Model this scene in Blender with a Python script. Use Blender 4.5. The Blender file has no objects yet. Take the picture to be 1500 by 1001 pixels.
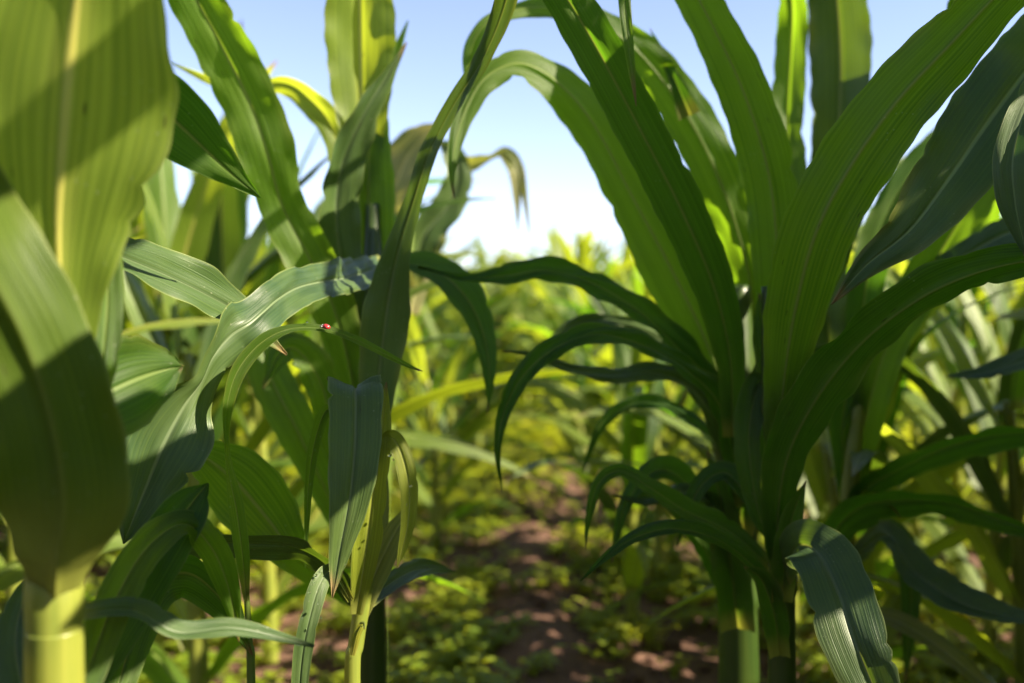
import bpy, math, random
import numpy as np
from mathutils import Vector, Matrix, noise

random.seed(11)
R = math.radians
D = bpy.data
scene = bpy.context.scene
COL = scene.collection

# ------------------------------------------------------------------ camera
F = 1458.0                       # focal length in photo pixels (35 mm on 36 mm)
CAM = Vector((0, 0, 0.52))
PITCH = R(0.8)
FWD = Vector((0, math.cos(PITCH), -math.sin(PITCH)))
UPV = Vector((0, math.sin(PITCH), math.cos(PITCH)))
RGT = Vector((1, 0, 0))
cd = D.cameras.new('camera')
cam = D.objects.new('camera', cd)
COL.objects.link(cam)
cam.location = CAM
cam.rotation_euler = (R(90) - PITCH, 0, 0)
cd.lens = 35
cd.sensor_width = 36
cd.clip_start = 0.02
cd.clip_end = 2000
cd.dof.use_dof = True
cd.dof.focus_distance = 0.555
cd.dof.aperture_fstop = 5.2
scene.camera = cam


def P(px, py, d):
    return CAM + FWD * d + RGT * ((px - 750) / F * d) + UPV * ((500.5 - py) / F * d)


# ------------------------------------------------------------------ light
SUN_EL, SUN_AZ = R(40), R(107)   # azimuth from +Y (forward) clockwise to +X (right)
w = D.worlds.new('World')
scene.world = w
w.use_nodes = True
nt = w.node_tree
sky = nt.nodes.new('ShaderNodeTexSky')
sky.sky_type = 'NISHITA'
sky.sun_disc = False
sky.sun_elevation = SUN_EL
sky.sun_rotation = SUN_AZ
sky.air_density = 1.0
sky.dust_density = 0.3
sky.altitude = 2500
sky.ozone_density = 1.0
bg = nt.nodes['Background']
bg.inputs[1].default_value = 0.064
tint = nt.nodes.new('ShaderNodeMix')             # white balance of the sky light
tint.data_type = 'RGBA'
tint.blend_type = 'MULTIPLY'
tint.inputs[0].default_value = 1.0
tint.inputs[7].default_value = (1.22, 1.02, 1.0, 1)
nt.links.new(sky.outputs[0], tint.inputs[6])
nt.links.new(tint.outputs[2], bg.inputs[0])
sd = D.lights.new('sun', 'SUN')
sun = D.objects.new('sun', sd)
COL.objects.link(sun)
sd.energy = 5.0
sd.angle = R(0.5)
sd.color = (1.0, 0.87, 0.66)
sv = Vector((math.sin(SUN_AZ) * math.cos(SUN_EL), math.cos(SUN_AZ) * math.cos(SUN_EL), math.sin(SUN_EL)))
sun.rotation_euler = sv.to_track_quat('Z', 'Y').to_euler()
scene.view_settings.view_transform = 'Standard'
scene.view_settings.look = 'None'
scene.view_settings.exposure = 2.3
scene.view_settings.gamma = 1
scene.cycles.max_bounces = 10
scene.cycles.transmission_bounces = 8
scene.cycles.diffuse_bounces = 5


# ------------------------------------------------------------------ materials
class NB:
    def __init__(s, name):
        s.m = D.materials.new(name)
        s.m.use_nodes = True
        s.t = s.m.node_tree
        s.t.nodes.clear()
        s.out = s.n('OutputMaterial')

    def n(s, kind, **kw):
        x = s.t.nodes.new('ShaderNode' + kind)
        for k, v in kw.items():
            setattr(x, k, v)
        return x

    def put(s, sock, v):
        if isinstance(v, bpy.types.NodeSocket):
            s.t.links.new(v, sock)
        elif v is not None:
            sock.default_value = v

    def math(s, op, a, b=None, c=None, clamp=False):
        x = s.n('Math', operation=op, use_clamp=clamp)
        for i, v in enumerate((a, b, c)):
            s.put(x.inputs[i], v)
        return x.outputs[0]

    def mix(s, f, a, b, blend='MIX'):
        x = s.n('Mix', data_type='RGBA', blend_type=blend)
        s.put(x.inputs[0], f)
        s.put(x.inputs[6], a if isinstance(a, bpy.types.NodeSocket) else (*a, 1))
        s.put(x.inputs[7], b if isinstance(b, bpy.types.NodeSocket) else (*b, 1))
        return x.outputs[2]

    def noise(s, vec, scale, detail=2, rough=0.5):
        x = s.n('TexNoise')
        s.put(x.inputs['Vector'], vec)
        x.inputs['Scale'].default_value = scale
        x.inputs['Detail'].default_value = detail
        x.inputs['Roughness'].default_value = rough
        return x.outputs[0]

    def mapr(s, v, a, b, c=0.0, d=1.0, smooth=False):
        x = s.n('MapRange')
        if smooth:
            x.interpolation_type = 'SMOOTHSTEP'
        s.put(x.inputs[0], v)
        for i, q in enumerate((a, b, c, d)):
            x.inputs[i + 1].default_value = q
        return x.outputs[0]


def leaf_material(name, top, under, trans, tmix=0.42, rib=(0.30, 0.36, 0.13), rough=0.42, nv=17, dry=0.0, spec=0.5, collar_len=0.020):
    b = NB(name)
    uv = b.n('UVMap', uv_map='UVMap').outputs[0]
    sp = b.n('SeparateXYZ')
    b.put(sp.inputs[0], uv)
    u, v = sp.outputs[0], sp.outputs[1]
    s2 = b.n('UVMap', uv_map='Along').outputs[0]
    sp2 = b.n('SeparateXYZ')
    b.put(sp2.inputs[0], s2)
    along = sp2.outputs[0]
    rnd = b.n('ObjectInfo').outputs['Random']
    geo = b.n('NewGeometry')
    # long parallel veins: stretched noise and fine regular lines
    cv = b.n('CombineXYZ')
    b.put(cv.inputs[0], b.math('MULTIPLY', u, 26.0))
    b.put(cv.inputs[1], b.math('MULTIPLY', v, 2.2))
    b.put(cv.inputs[2], b.math('MULTIPLY', rnd, 37.0))
    streak = b.noise(cv.outputs[0], 1.0, 3, 0.6)
    cw = b.n('CombineXYZ')
    b.put(cw.inputs[0], b.math('MULTIPLY', u, 95.0))
    b.put(cw.inputs[1], b.math('MULTIPLY', v, 3.0))
    b.put(cw.inputs[2], b.math('MULTIPLY', rnd, 91.0))
    fine = b.noise(cw.outputs[0], 1.0, 2, 0.5)
    uw = b.math('ADD', u, b.math('MULTIPLY', b.math('SUBTRACT', streak, 0.5), 0.05))
    sn = b.math('ABSOLUTE', b.math('SINE', b.math('MULTIPLY', uw, math.pi * nv)))
    line = b.math('POWER', sn, 5.0)
    # blotches in object space
    tc = b.n('TexCoord').outputs['Object']
    blot = b.noise(tc, 14.0, 3, 0.55)
    # midrib
    du = b.math('ABSOLUTE', b.math('SUBTRACT', u, 0.5))
    ribm = b.mapr(du, 0.010, 0.036, 1.0, 0.0, True)
    halo = b.mapr(du, 0.0, 0.16, 1.0, 0.0, True)
    edge = b.mapr(du, 0.468, 0.498, 0.0, 1.0, True)
    back = geo.outputs['Backfacing']
    base = b.mix(back, top, under)
    dark = b.mix(0.55, base, (0.012, 0.035, 0.004))
    light = b.mix(0.35, base, (0.16, 0.22, 0.03))
    c = b.mix(b.mapr(streak, 0.3, 0.7), dark, base)
    c = b.mix(b.mapr(b.math('MULTIPLY', line, b.mapr(fine, 0.3, 0.7)), 0.2, 1.0, 0.0, 0.55), c, light)
    c = b.mix(b.mapr(blot, 0.42, 0.72, 0.0, 0.7), c, light)
    c = b.mix(b.math('MULTIPLY', b.math('SUBTRACT', rnd, 0.35), 0.45, clamp=True), c, (0.10, 0.15, 0.015))
    c = b.mix(b.math('MULTIPLY', halo, 0.22), c, rib)
    c = b.mix(b.math('MULTIPLY', ribm, 0.85), c, rib)
    c = b.mix(b.math('MULTIPLY', edge, 0.45), c, (0.22, 0.25, 0.08))
    # few brown feeding marks, short dashes along the veins
    cz = b.n('CombineXYZ')
    b.put(cz.inputs[0], b.math('MULTIPLY', u, 24.0))
    b.put(cz.inputs[1], b.math('MULTIPLY', v, 60.0))
    b.put(cz.inputs[2], b.math('MULTIPLY', rnd, 53.0))
    vor = b.n('TexVoronoi')
    b.put(vor.inputs['Vector'], cz.outputs[0])
    vor.inputs['Scale'].default_value = 1.0
    spot = b.mapr(vor.outputs['Distance'], 0.10, 0.20, 1.0, 0.0)
    sc = b.n('SeparateColor')
    b.put(sc.inputs[0], vor.outputs['Color'])
    pick = b.math('GREATER_THAN', sc.outputs[0], 0.965)
    spots = b.math('MULTIPLY', spot, pick)
    c = b.mix(b.math('MULTIPLY', spots, 0.8), c, (0.035, 0.03, 0.012))
    # pale collar where the blade leaves the sheath; browned tip
    collar = b.math('MULTIPLY', b.mapr(v, 0.2 * collar_len, collar_len, 1.0, 0.0, True), b.mapr(blot, 0.2, 0.6, 0.4, 0.9))
    c = b.mix(collar, c, (0.17, 0.18, 0.035))
    tipn = b.math('ADD', along, b.math('MULTIPLY', b.math('SUBTRACT', streak, 0.5), 0.16))
    tipm = b.math('MULTIPLY', b.mapr(tipn, 0.93, 0.985, 0.0, 1.0, True), b.mapr(rnd, 0.25, 0.6))
    c = b.mix(tipm, c, (0.21, 0.14, 0.06))
    # yellowing along the margins in places
    yel = b.math('MULTIPLY', b.mapr(du, 0.30, 0.5, 0.0, 1.0, True), b.mapr(b.noise(tc, 7.0, 2), 0.55, 0.72))
    c = b.mix(b.math('MULTIPLY', yel, 0.5), c, (0.17, 0.17, 0.03))
    tr = b.mix(b.mapr(streak, 0.25, 0.75), (trans[0] * 0.42, trans[1] * 0.52, trans[2] * 0.4), trans)
    tr = b.mix(b.math('MULTIPLY', b.math('MULTIPLY', line, b.mapr(fine, 0.25, 0.75)), 0.7), tr, (trans[0] * 1.35, trans[1] * 1.2, trans[2] * 1.4))
    tr = b.mix(b.math('MULTIPLY', ribm, 0.75), tr, (0.42, 0.46, 0.06))
    tr = b.mix(b.math('MULTIPLY', spots, 0.9), tr, (0.02, 0.02, 0.005))
    tr = b.mix(collar, tr, (0.36, 0.34, 0.04))
    tr = b.mix(tipm, tr, (0.28, 0.17, 0.06))
    tr = b.mix(b.math('MULTIPLY', yel, 0.4), tr, (0.42, 0.38, 0.03))
    if dry > 0:
        dm = b.mapr(b.noise(tc, 9.0, 2), 0.5 - dry * 0.3, 0.62 - dry * 0.2, 1.0, 0.0)
        c = b.mix(b.math('MULTIPLY', dm, dry), c, (0.42, 0.36, 0.2))
        tr = b.mix(b.math('MULTIPLY', dm, dry), tr, (0.36, 0.29, 0.13))
    # dust and dried droplet specks, faint dull patches
    vs = b.n('TexVoronoi')
    b.put(vs.inputs['Vector'], tc)
    vs.inputs['Scale'].default_value = 330.0
    vsc = b.n('SeparateColor')
    b.put(vsc.inputs[0], vs.outputs['Color'])
    dust = b.math('MULTIPLY', b.mapr(vs.outputs['Distance'], 0.10, 0.24, 1.0, 0.0), b.math('GREATER_THAN', vsc.outputs[0], 0.80))
    dust = b.math('MULTIPLY', dust, b.mapr(b.noise(tc, 18.0, 2), 0.45, 0.62))
    c = b.mix(b.math('MULTIPLY', dust, 0.5), c, (0.30, 0.31, 0.22))
    film = b.mapr(b.noise(tc, 26.0, 4, 0.65), 0.5, 0.8, 0.0, 0.16)
    c = b.mix(film, c, (0.13, 0.15, 0.06))
    pr = b.n('BsdfPrincipled')
    b.put(pr.inputs['Base Color'], c)
    b.put(pr.inputs['Roughness'], b.mapr(streak, 0.2, 0.8, rough - 0.06, rough + 0.12))
    pr.inputs['Specular IOR Level'].default_value = spec
    h = b.math('ADD', b.math('MULTIPLY', streak, 0.7), b.math('MULTIPLY', fine, 0.5))
    bmp = b.n('Bump')
    bmp.inputs['Strength'].default_value = 0.55
    bmp.inputs['Distance'].default_value = 0.0012
    b.put(bmp.inputs['Height'], h)
    b.put(pr.inputs['Normal'], bmp.outputs[0])
    tl = b.n('BsdfTranslucent')
    b.put(tl.inputs[0], tr)
    ms = b.n('MixShader')
    b.put(ms.inputs[0], b.math('SUBTRACT', tmix, b.math('MULTIPLY', ribm, tmix * 0.35)))
    b.t.links.new(pr.outputs[0], ms.inputs[1])
    b.t.links.new(tl.outputs[0], ms.inputs[2])
    b.t.links.new(ms.outputs[0], b.out.inputs[0])
    return b.m


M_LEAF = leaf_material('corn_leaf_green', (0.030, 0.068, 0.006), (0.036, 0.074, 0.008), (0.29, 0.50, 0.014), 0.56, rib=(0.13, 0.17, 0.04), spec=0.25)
M_DARK = leaf_material('corn_leaf_shaded_green', (0.016, 0.048, 0.008), (0.020, 0.050, 0.006), (0.13, 0.31, 0.009), 0.45, rib=(0.09, 0.13, 0.035), rough=0.44, spec=0.22)  # darker copy of the leaf green, shade put into the colour
M_BLUE = leaf_material('corn_leaf_waxy', (0.034, 0.066, 0.026), (0.040, 0.070, 0.014), (0.14, 0.23, 0.012), 0.27, rib=(0.10, 0.135, 0.07), rough=0.40, spec=0.34)
M_WAX = leaf_material('corn_leaf_dark_waxy', (0.020, 0.052, 0.028), (0.024, 0.050, 0.016), (0.06, 0.15, 0.012), 0.24, rib=(0.15, 0.21, 0.12), rough=0.38, spec=0.36)
M_LEMON = leaf_material('corn_leaf_sunlit_yellow', (0.20, 0.23, 0.018), (0.22, 0.25, 0.022), (0.60, 0.62, 0.025), 0.5, rib=(0.42, 0.42, 0.12), spec=0.3)  # brightened leaf colour, stands in for sun on plant S
M_YELL = leaf_material('corn_leaf_yellow_green', (0.105, 0.150, 0.016), (0.125, 0.170, 0.022), (0.50, 0.58, 0.030), 0.56, rib=(0.46, 0.42, 0.10), spec=0.28)
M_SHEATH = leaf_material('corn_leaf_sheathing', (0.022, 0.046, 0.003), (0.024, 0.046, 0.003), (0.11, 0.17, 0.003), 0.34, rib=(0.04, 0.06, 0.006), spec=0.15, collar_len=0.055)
M_PALE = leaf_material('corn_leaf_drying_sunlit', (0.17, 0.19, 0.06), (0.20, 0.21, 0.07), (0.46, 0.46, 0.06), 0.42, rib=(0.3, 0.3, 0.14), dry=0.45, spec=0.3)  # dry patches; the pale base stands in for sun on these leaves
M_FIELD = leaf_material('corn_leaf_field', (0.058, 0.100, 0.012), (0.075, 0.118, 0.016), (0.46, 0.54, 0.018), 0.50, rib=(0.2, 0.24, 0.07), nv=9, spec=0.30)


def stalk_material(name, c1, c2, trans):
    b = NB(name)
    tc = b.n('TexCoord').outputs['Object']
    mp = b.n('Mapping')
    b.put(mp.inputs['Vector'], tc)
    mp.inputs['Scale'].default_value = (220, 220, 5)
    st = b.noise(mp.outputs[0], 1.0, 3)
    bl = b.noise(tc, 22, 2)
    c = b.mix(b.mapr(st, 0.3, 0.7), c1, c2)
    c = b.mix(b.mapr(bl, 0.5, 0.75, 0, 0.5), c, (c2[0] * 1.25, c2[1] * 1.1, c2[2]))
    pr = b.n('BsdfPrincipled')
    b.put(pr.inputs['Base Color'], c)
    pr.inputs['Roughness'].default_value = 0.4
    bmp = b.n('Bump')
    bmp.inputs['Strength'].default_value = 0.4
    bmp.inputs['Distance'].default_value = 0.001
    b.put(bmp.inputs['Height'], st)
    b.put(pr.inputs['Normal'], bmp.outputs[0])
    tl = b.n('BsdfTranslucent')
    tl.inputs[0].default_value = (*trans, 1)
    ms = b.n('MixShader')
    ms.inputs[0].default_value = 0.3
    b.t.links.new(pr.outputs[0], ms.inputs[1])
    b.t.links.new(tl.outputs[0], ms.inputs[2])
    b.t.links.new(ms.outputs[0], b.out.inputs[0])
    return b.m


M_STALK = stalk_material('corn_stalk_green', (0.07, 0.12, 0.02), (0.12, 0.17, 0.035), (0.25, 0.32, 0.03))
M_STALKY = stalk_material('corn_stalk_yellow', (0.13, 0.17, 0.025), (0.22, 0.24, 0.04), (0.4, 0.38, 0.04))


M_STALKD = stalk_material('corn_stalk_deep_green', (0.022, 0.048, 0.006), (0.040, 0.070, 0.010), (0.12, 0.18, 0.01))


def soil_material():
    b = NB('brown_soil')
    tc = b.n('TexCoord').outputs['Object']
    n1 = b.noise(tc, 3.0, 5, 0.6)
    n2 = b.noise(tc, 38.0, 4, 0.65)
    n3 = b.noise(tc, 170.0, 3, 0.6)
    c = b.mix(b.mapr(n1, 0.35, 0.65), (0.042, 0.024, 0.017), (0.10, 0.056, 0.040))
    c = b.mix(b.mapr(n2, 0.35, 0.7, 0, 0.7), c, (0.15, 0.084, 0.060))
    c = b.mix(b.mapr(n3, 0.55, 0.75, 0, 0.5), c, (0.07, 0.036, 0.024))
    pr = b.n('BsdfPrincipled')
    b.put(pr.inputs['Base Color'], c)
    pr.inputs['Roughness'].default_value = 0.95
    pr.inputs['Specular IOR Level'].default_value = 0.15
    bmp = b.n('Bump')
    bmp.inputs['Strength'].default_value = 0.9
    bmp.inputs['Distance'].default_value = 0.012
    b.put(bmp.inputs['Height'], b.math('ADD', n2, b.math('MULTIPLY', n3, 0.4)))
    b.put(pr.inputs['Normal'], bmp.outputs[0])
    b.t.links.new(pr.outputs[0], b.out.inputs[0])
    return b.m


M_SOIL = soil_material()


def weed_material(name, c1, c2, trans):
    b = NB(name)
    tc = b.n('TexCoord').outputs['Object']
    rnd = b.n('ObjectInfo').outputs['Random']
    n1 = b.noise(tc, 30, 3)
    n2 = b.noise(tc, 3.5, 2)
    c = b.mix(b.mapr(n1, 0.3, 0.7), c1, c2)
    c = b.mix(b.mapr(n2, 0.4, 0.65, 0, 0.6), c, (c2[0] * 1.5, c2[1] * 1.15, c2[2]))
    c = b.mix(b.math('MULTIPLY', rnd, 0.3), c, c1)
    pr = b.n('BsdfPrincipled')
    b.put(pr.inputs['Base Color'], c)
    pr.inputs['Roughness'].default_value = 0.55
    tl = b.n('BsdfTranslucent')
    tl.inputs[0].default_value = (*trans, 1)
    ms = b.n('MixShader')
    ms.inputs[0].default_value = 0.45
    b.t.links.new(pr.outputs[0], ms.inputs[1])
    b.t.links.new(tl.outputs[0], ms.inputs[2])
    b.t.links.new(ms.outputs[0], b.out.inputs[0])
    return b.m


M_WEED = weed_material('weed_leaf', (0.060, 0.115, 0.008), (0.15, 0.20, 0.012), (0.62, 0.66, 0.014))


def plain(name, col, rough=0.4, spec=0.5, coat=0.0, nscale=400, var=0.35):
    b = NB(name)
    tc = b.n('TexCoord').outputs['Object']
    n1 = b.noise(tc, nscale, 2)
    c = b.mix(b.mapr(n1, 0.3, 0.7), tuple(x * (1 - var) for x in col), col)
    pr = b.n('BsdfPrincipled')
    b.put(pr.inputs['Base Color'], c)
    pr.inputs['Roughness'].default_value = rough
    pr.inputs['Specular IOR Level'].default_value = spec
    pr.inputs['Coat Weight'].default_value = coat
    b.t.links.new(pr.outputs[0], b.out.inputs[0])
    return b.m


M_RED = plain('red_wing_case', (0.36, 0.018, 0.020), 0.4, 0.4, 0.2, 900)
M_BLACK = plain('black_shell', (0.012, 0.010, 0.010), 0.3)
M_WHITE = plain('white_marking', (0.75, 0.72, 0.66), 0.4)


def water_material():
    b = NB('dew_water')
    pr = b.n('BsdfPrincipled')
    pr.inputs['Base Color'].default_value = (1, 1, 1, 1)
    pr.inputs['Roughness'].default_value = 0.02
    pr.inputs['IOR'].default_value = 1.33
    pr.inputs['Transmission Weight'].default_value = 1.0
    b.t.links.new(pr.outputs[0], b.out.inputs[0])
    return b.m


M_WATER = water_material()


# ------------------------------------------------------------------ object helpers
def mesh_obj(name, verts, faces, mat, parent=None, uvs=None, smooth=True, base=None, mats=None, fmat=None):
    if base is not None:
        verts = [(v[0] - base[0], v[1] - base[1], v[2] - base[2]) for v in verts]
    me = D.meshes.new(name)
    me.from_pydata([tuple(v) for v in verts], [], faces)
    if uvs is not None:
        lay = me.uv_layers.new(name='UVMap')
        idx = np.empty(len(me.loops), dtype=np.int32)
        me.loops.foreach_get('vertex_index', idx)
        ua = np.asarray(uvs, dtype=np.float32)[idx]
        lay.data.foreach_set('uv', np.ascontiguousarray(ua[:, :2]).ravel())
        if ua.shape[1] > 2:
            l2 = me.uv_layers.new(name='Along')
            l2.data.foreach_set('uv', np.ascontiguousarray(ua[:, [2, 2]]).ravel())
    if smooth:
        me.polygons.foreach_set('use_smooth', [True] * len(me.polygons))
    for m in (mats or [mat]):
        me.materials.append(m)
    if fmat:
        me.polygons.foreach_set('material_index', fmat)
    me.update()
    o = D.objects.new(name, me)
    COL.objects.link(o)
    if parent is not None:
        o.parent = parent
    return o


def tag(o, label, cat, group=None, kind=None):
    if label:
        o['label'] = label
    if cat:
        o['category'] = cat
    if group:
        o['group'] = group
    if kind:
        o['kind'] = kind
    return o


def thing(name, loc, label, cat, group=None):
    o = D.objects.new(name, None)
    o.empty_display_size = 0.05
    COL.objects.link(o)
    o.location = loc
    tag(o, label, cat, group)
    return o


def catmull(pts, n):
    pts = [np.asarray(p, float) for p in pts]
    out = []
    m = len(pts)
    for i in range(m - 1):
        p0 = pts[i - 1] if i > 0 else 2 * pts[0] - pts[1]
        p1, p2 = pts[i], pts[i + 1]
        p3 = pts[i + 2] if i + 2 < m else 2 * pts[-1] - pts[-2]
        for k in range(n):
            t = k / n
            out.append(0.5 * (2 * p1 + (p2 - p0) * t + (2 * p0 - 5 * p1 + 4 * p2 - p3) * t * t + (3 * p1 - p0 - 3 * p2 + p3) * t ** 3))
    out.append(pts[-1])
    return out


TS = (-1, -.86, -.66, -.44, -.22, -.09, -.035, .035, .09, .22, .44, .66, .86, 1)
TS_LOW = (-1, -.5, 0, .5, 1)


def ribbon(cs, ss, ws, fold=0.2, wave=0.0, seed=0, ts=TS, rib=True, freq=38.0, fm=None, nick=0):
    """A leaf blade: centre points, side vectors, full widths -> verts, faces, uvs."""
    n = len(cs)
    rg = random.Random(seed)
    nicks = [(rg.randrange(n // 6, n), rg.choice((0, 1)), rg.uniform(.05, .22)) for _ in range(nick)]
    ph = [rg.uniform(0, 6.28) for _ in range(4)]
    fr = [freq * rg.uniform(0.5, 1.2) for _ in range(4)]
    verts, uvs, faces = [], [], []
    L = 0.0
    k = len(ts)
    for i in range(n):
        a, b = cs[max(i - 1, 0)], cs[min(i + 1, n - 1)]
        T = (b - a)
        T = T.normalized() if T.length > 1e-9 else Vector((0, 0, 1))
        S = ss[i] - T * ss[i].dot(T)
        S.normalize()
        N = S.cross(T)
        if i:
            L += (cs[i] - cs[i - 1]).length
        hw = max(ws[i] * 0.5, 0.0003)
        jag = 1 + 0.02 * math.sin(L * 260 + ph[0]) + 0.025 * math.sin(L * 97 + ph[3])
        fd = fold * (fm[i] if fm else 1.0)
        cosf = math.cos(math.atan(abs(fd)))
        for t in ts:
            at = abs(t)
            side = 0 if t < 0 else 1
            off = fd * at * hw * (1 - 0.25 * at)
            wv = math.sin(L * fr[side] + ph[side]) * 0.7 + math.sin(L * fr[side + 2] * 1.9 + ph[side + 2]) * 0.3
            off += wave * wv * at * at * min(1.0, hw / 0.02)
            off += wave * 0.25 * math.sin(L * 70 + t * 4 + ph[2]) * math.sin(at * 3.14)
            if rib and at < 0.06:
                off -= math.copysign(min(0.0014, hw * 0.1), fold if fold else 1)
            if at > 0.8:
                off += wave * 0.35 * math.sin(L * 150 + ph[side]) * min(1.0, hw / 0.02)
            cut = 1.0
            if at > 0.8:
                for ni, nsd, nd in nicks:
                    if nsd == side and abs(ni - i) <= 1:
                        cut -= nd * (1.0 if ni == i else 0.35) * (at - 0.6) / 0.4
            q = cs[i] + S * (t * hw * cosf * (jag if at > 0.9 else 1) * cut) + N * off
            verts.append(q)
            uvs.append((t * 0.5 + 0.5, L, i / (n - 1)))
    for i in range(n - 1):
        for j in range(k - 1):
            a = i * k + j
            f = (a, a + 1, a + k + 1, a + k)
            faces.append(f if fold >= 0 else f[::-1])
    return verts, faces, uvs


SEED = [100]


def hero_leaf(plant, pts, mat, fold=0.2, wave=0.003, name='leaf', sub=11, label=None):
    """Control points: photo x, photo y, distance in metres, width and roll about its length."""
    pts = [(tuple(p) + (0,) * (5 - len(p)) + (1.0,))[:6] for p in pts]
    wd = [(*P(p[0], p[1], p[2]), p[3] * p[2] / F, p[4], p[5]) for p in pts]
    q = catmull(wd, sub)
    cs = [Vector(x[:3]) for x in q]
    ws = [max(x[3], 0.0004) for x in q]
    ss = []
    prev = None
    for i, x in enumerate(q):
        T = (cs[min(i + 1, len(cs) - 1)] - cs[max(i - 1, 0)]).normalized()
        V = (cs[i] - CAM).normalized()
        pr = V.cross(T)
        if pr.length < 0.25 and prev is not None:
            pr = prev
        pr = pr.normalized()
        if prev is not None and pr.dot(prev) < 0:
            pr = -pr
        prev = pr
        a = R(x[4])
        ss.append(pr * math.cos(a) + V * math.sin(a))
    SEED[0] += 1
    v, f, uv = ribbon(cs, ss, ws, fold, wave * 1.25, SEED[0], fm=[x[5] for x in q], nick=3 if name == 'leaf' else 0)
    o = mesh_obj(name, v, f, mat, plant, uv, base=plant.location)
    if label:
        o['label'] = label
    return o


def tube_data(path, radii, ns=14, cap=True, flat=1.0):
    verts, faces = [], []
    n = len(path)
    for i in range(n):
        T = (path[min(i + 1, n - 1)] - path[max(i - 1, 0)]).normalized()
        A = T.cross(Vector((0, 1, 0)))
        if A.length < 0.1:
            A = T.cross(Vector((1, 0, 0)))
        A.normalize()
        B = T.cross(A)
        for k in range(ns):
            a = 2 * math.pi * k / ns
            verts.append(path[i] + A * (math.cos(a) * radii[i]) + B * (math.sin(a) * radii[i] * flat))
    for i in range(n - 1):
        for k in range(ns):
            a, b = i * ns + k, i * ns + (k + 1) % ns
            faces.append((a, b, b + ns, a + ns))
    if cap:
        faces.append(tuple(range(ns))[::-1])
        faces.append(tuple((n - 1) * ns + k for k in range(ns)))
    return verts, faces


def hero_stalk(plant, pts, mat, node=0.13, first=0.05):
    """pts: photo x, photo y, distance, width in photo pixels; top first; the last point is carried down to the soil."""
    wd = [(*P(p[0], p[1], p[2]), p[3] * p[2] / F * 0.5) for p in pts]
    low = wd[-1]
    g = plant.location
    wd.append((g.x, g.y, low[2] * 0.45, low[3] * 1.12))
    wd.append((g.x, g.y, -0.02, low[3] * 1.2))
    q = catmull(wd, 14)
    path = [Vector(x[:3]) for x in q]
    rad = []
    for x in q:
        f = ((x[2] - first) % node) / node          # joints with a slightly swollen ring; sheath steps inwards above
        r = x[3] * (1.0 + 0.10 * math.exp(-((f - 0.03) / 0.05) ** 2) - 0.07 * f)
        rad.append(max(r, 0.001))
    v, f = tube_data(path, rad, 18)
    return mesh_obj('stalk', v, f, mat, plant, base=g)


def ground_z(x, y):
    a = noise.noise(Vector((x * 1.1, y * 0.7, 3.1))) * 0.035
    b = noise.noise(Vector((x * 5, y * 5, 9.7))) * 0.018
    c = noise.noise(Vector((x * 17, y * 17, 4.2))) * 0.010
    d = noise.noise(Vector((x * 45, y * 45, 1.2))) * 0.005
    ridge = 0.035 * math.exp(-((x - 0.02 - 0.03 * math.sin(y)) / 0.10) ** 2)
    fade = 1.0 / (1.0 + (max(abs(x), abs(y - 4)) / 9.0) ** 4)
    return (a + b + c + d + ridge - 0.01) * fade


# ------------------------------------------------------------------ ground: one sheet to the horizon
def axis(lo, hi, step, far):
    a = list(np.arange(lo, hi + 1e-6, step))
    s = step
    while a[-1] < far:
        s *= 1.22
        a.append(a[-1] + s)
    s = step
    while a[0] > -far:
        s *= 1.22
        a.insert(0, a[0] - s)
    return a


xs = axis(-1.7, 2.2, 0.024, 700)
ys = axis(0.6, 6.5, 0.03, 900)
gv = [(x, y, ground_z(x, y)) for y in ys for x in xs]
nx = len(xs)
gf = [(j * nx + i, j * nx + i + 1, (j + 1) * nx + i + 1, (j + 1) * nx + i) for j in range(len(ys) - 1) for i in range(nx - 1)]
g = mesh_obj('ground', gv, gf, M_SOIL)
tag(g, 'reddish brown field soil with clods between the corn rows', 'soil', kind='structure')


# ------------------------------------------------------------------ nearest plants, each leaf a part
def plant(px, py, d, label, group=None):
    p = P(px, py, d)
    return thing('corn_plant', (p.x, p.y, ground_z(p.x, p.y)), label, 'corn plant', group)


# --- plant A: cut by the left edge, very near the lens
A = plant(80, 1000, .365, 'closest corn plant, out of focus at the left edge, thick yellow stalk, pale midrib', 'corn plants in the foreground')
hero_stalk(A, [(96, 560, .385, 40), (86, 760, .375, 66), (80, 850, .367, 84), (80, 930, .365, 82), (80, 1010, .365, 84)], M_STALKY, node=0.30, first=0.30)
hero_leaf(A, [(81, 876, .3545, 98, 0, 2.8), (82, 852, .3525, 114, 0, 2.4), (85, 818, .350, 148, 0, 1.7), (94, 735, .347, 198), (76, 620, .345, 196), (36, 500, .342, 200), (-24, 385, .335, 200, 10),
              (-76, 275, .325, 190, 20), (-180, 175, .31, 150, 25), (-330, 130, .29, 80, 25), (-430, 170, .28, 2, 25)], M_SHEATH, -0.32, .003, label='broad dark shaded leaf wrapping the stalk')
hero_leaf(A, [(100, 640, .385, 50), (94, 520, .38, 84), (88, 410, .375, 140), (86, 310, .37, 225), (97, 160, .36, 308), (112, 0, .35, 258),
              (130, -150, .335, 200), (190, -300, .32, 120), (280, -380, .31, 2)], M_YELL, -0.16, .004, label='sunlit yellow green leaf with a broad pale midrib')
hero_leaf(A, [(140, 600, .40, 16), (150, 540, .40, 40), (157, 460, .41, 48), (160, 400, .42, 42), (172, 345, .43, 4)], M_LEAF, 0.3)
hero_leaf(A, [(60, 40, .42, 60), (170, 105, .44, 95), (250, 172, .46, 106), (310, 228, .48, 68), (350, 264, .5, 30), (382, 290, .52, 2)], M_DARK, 0.25, .003)
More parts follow.
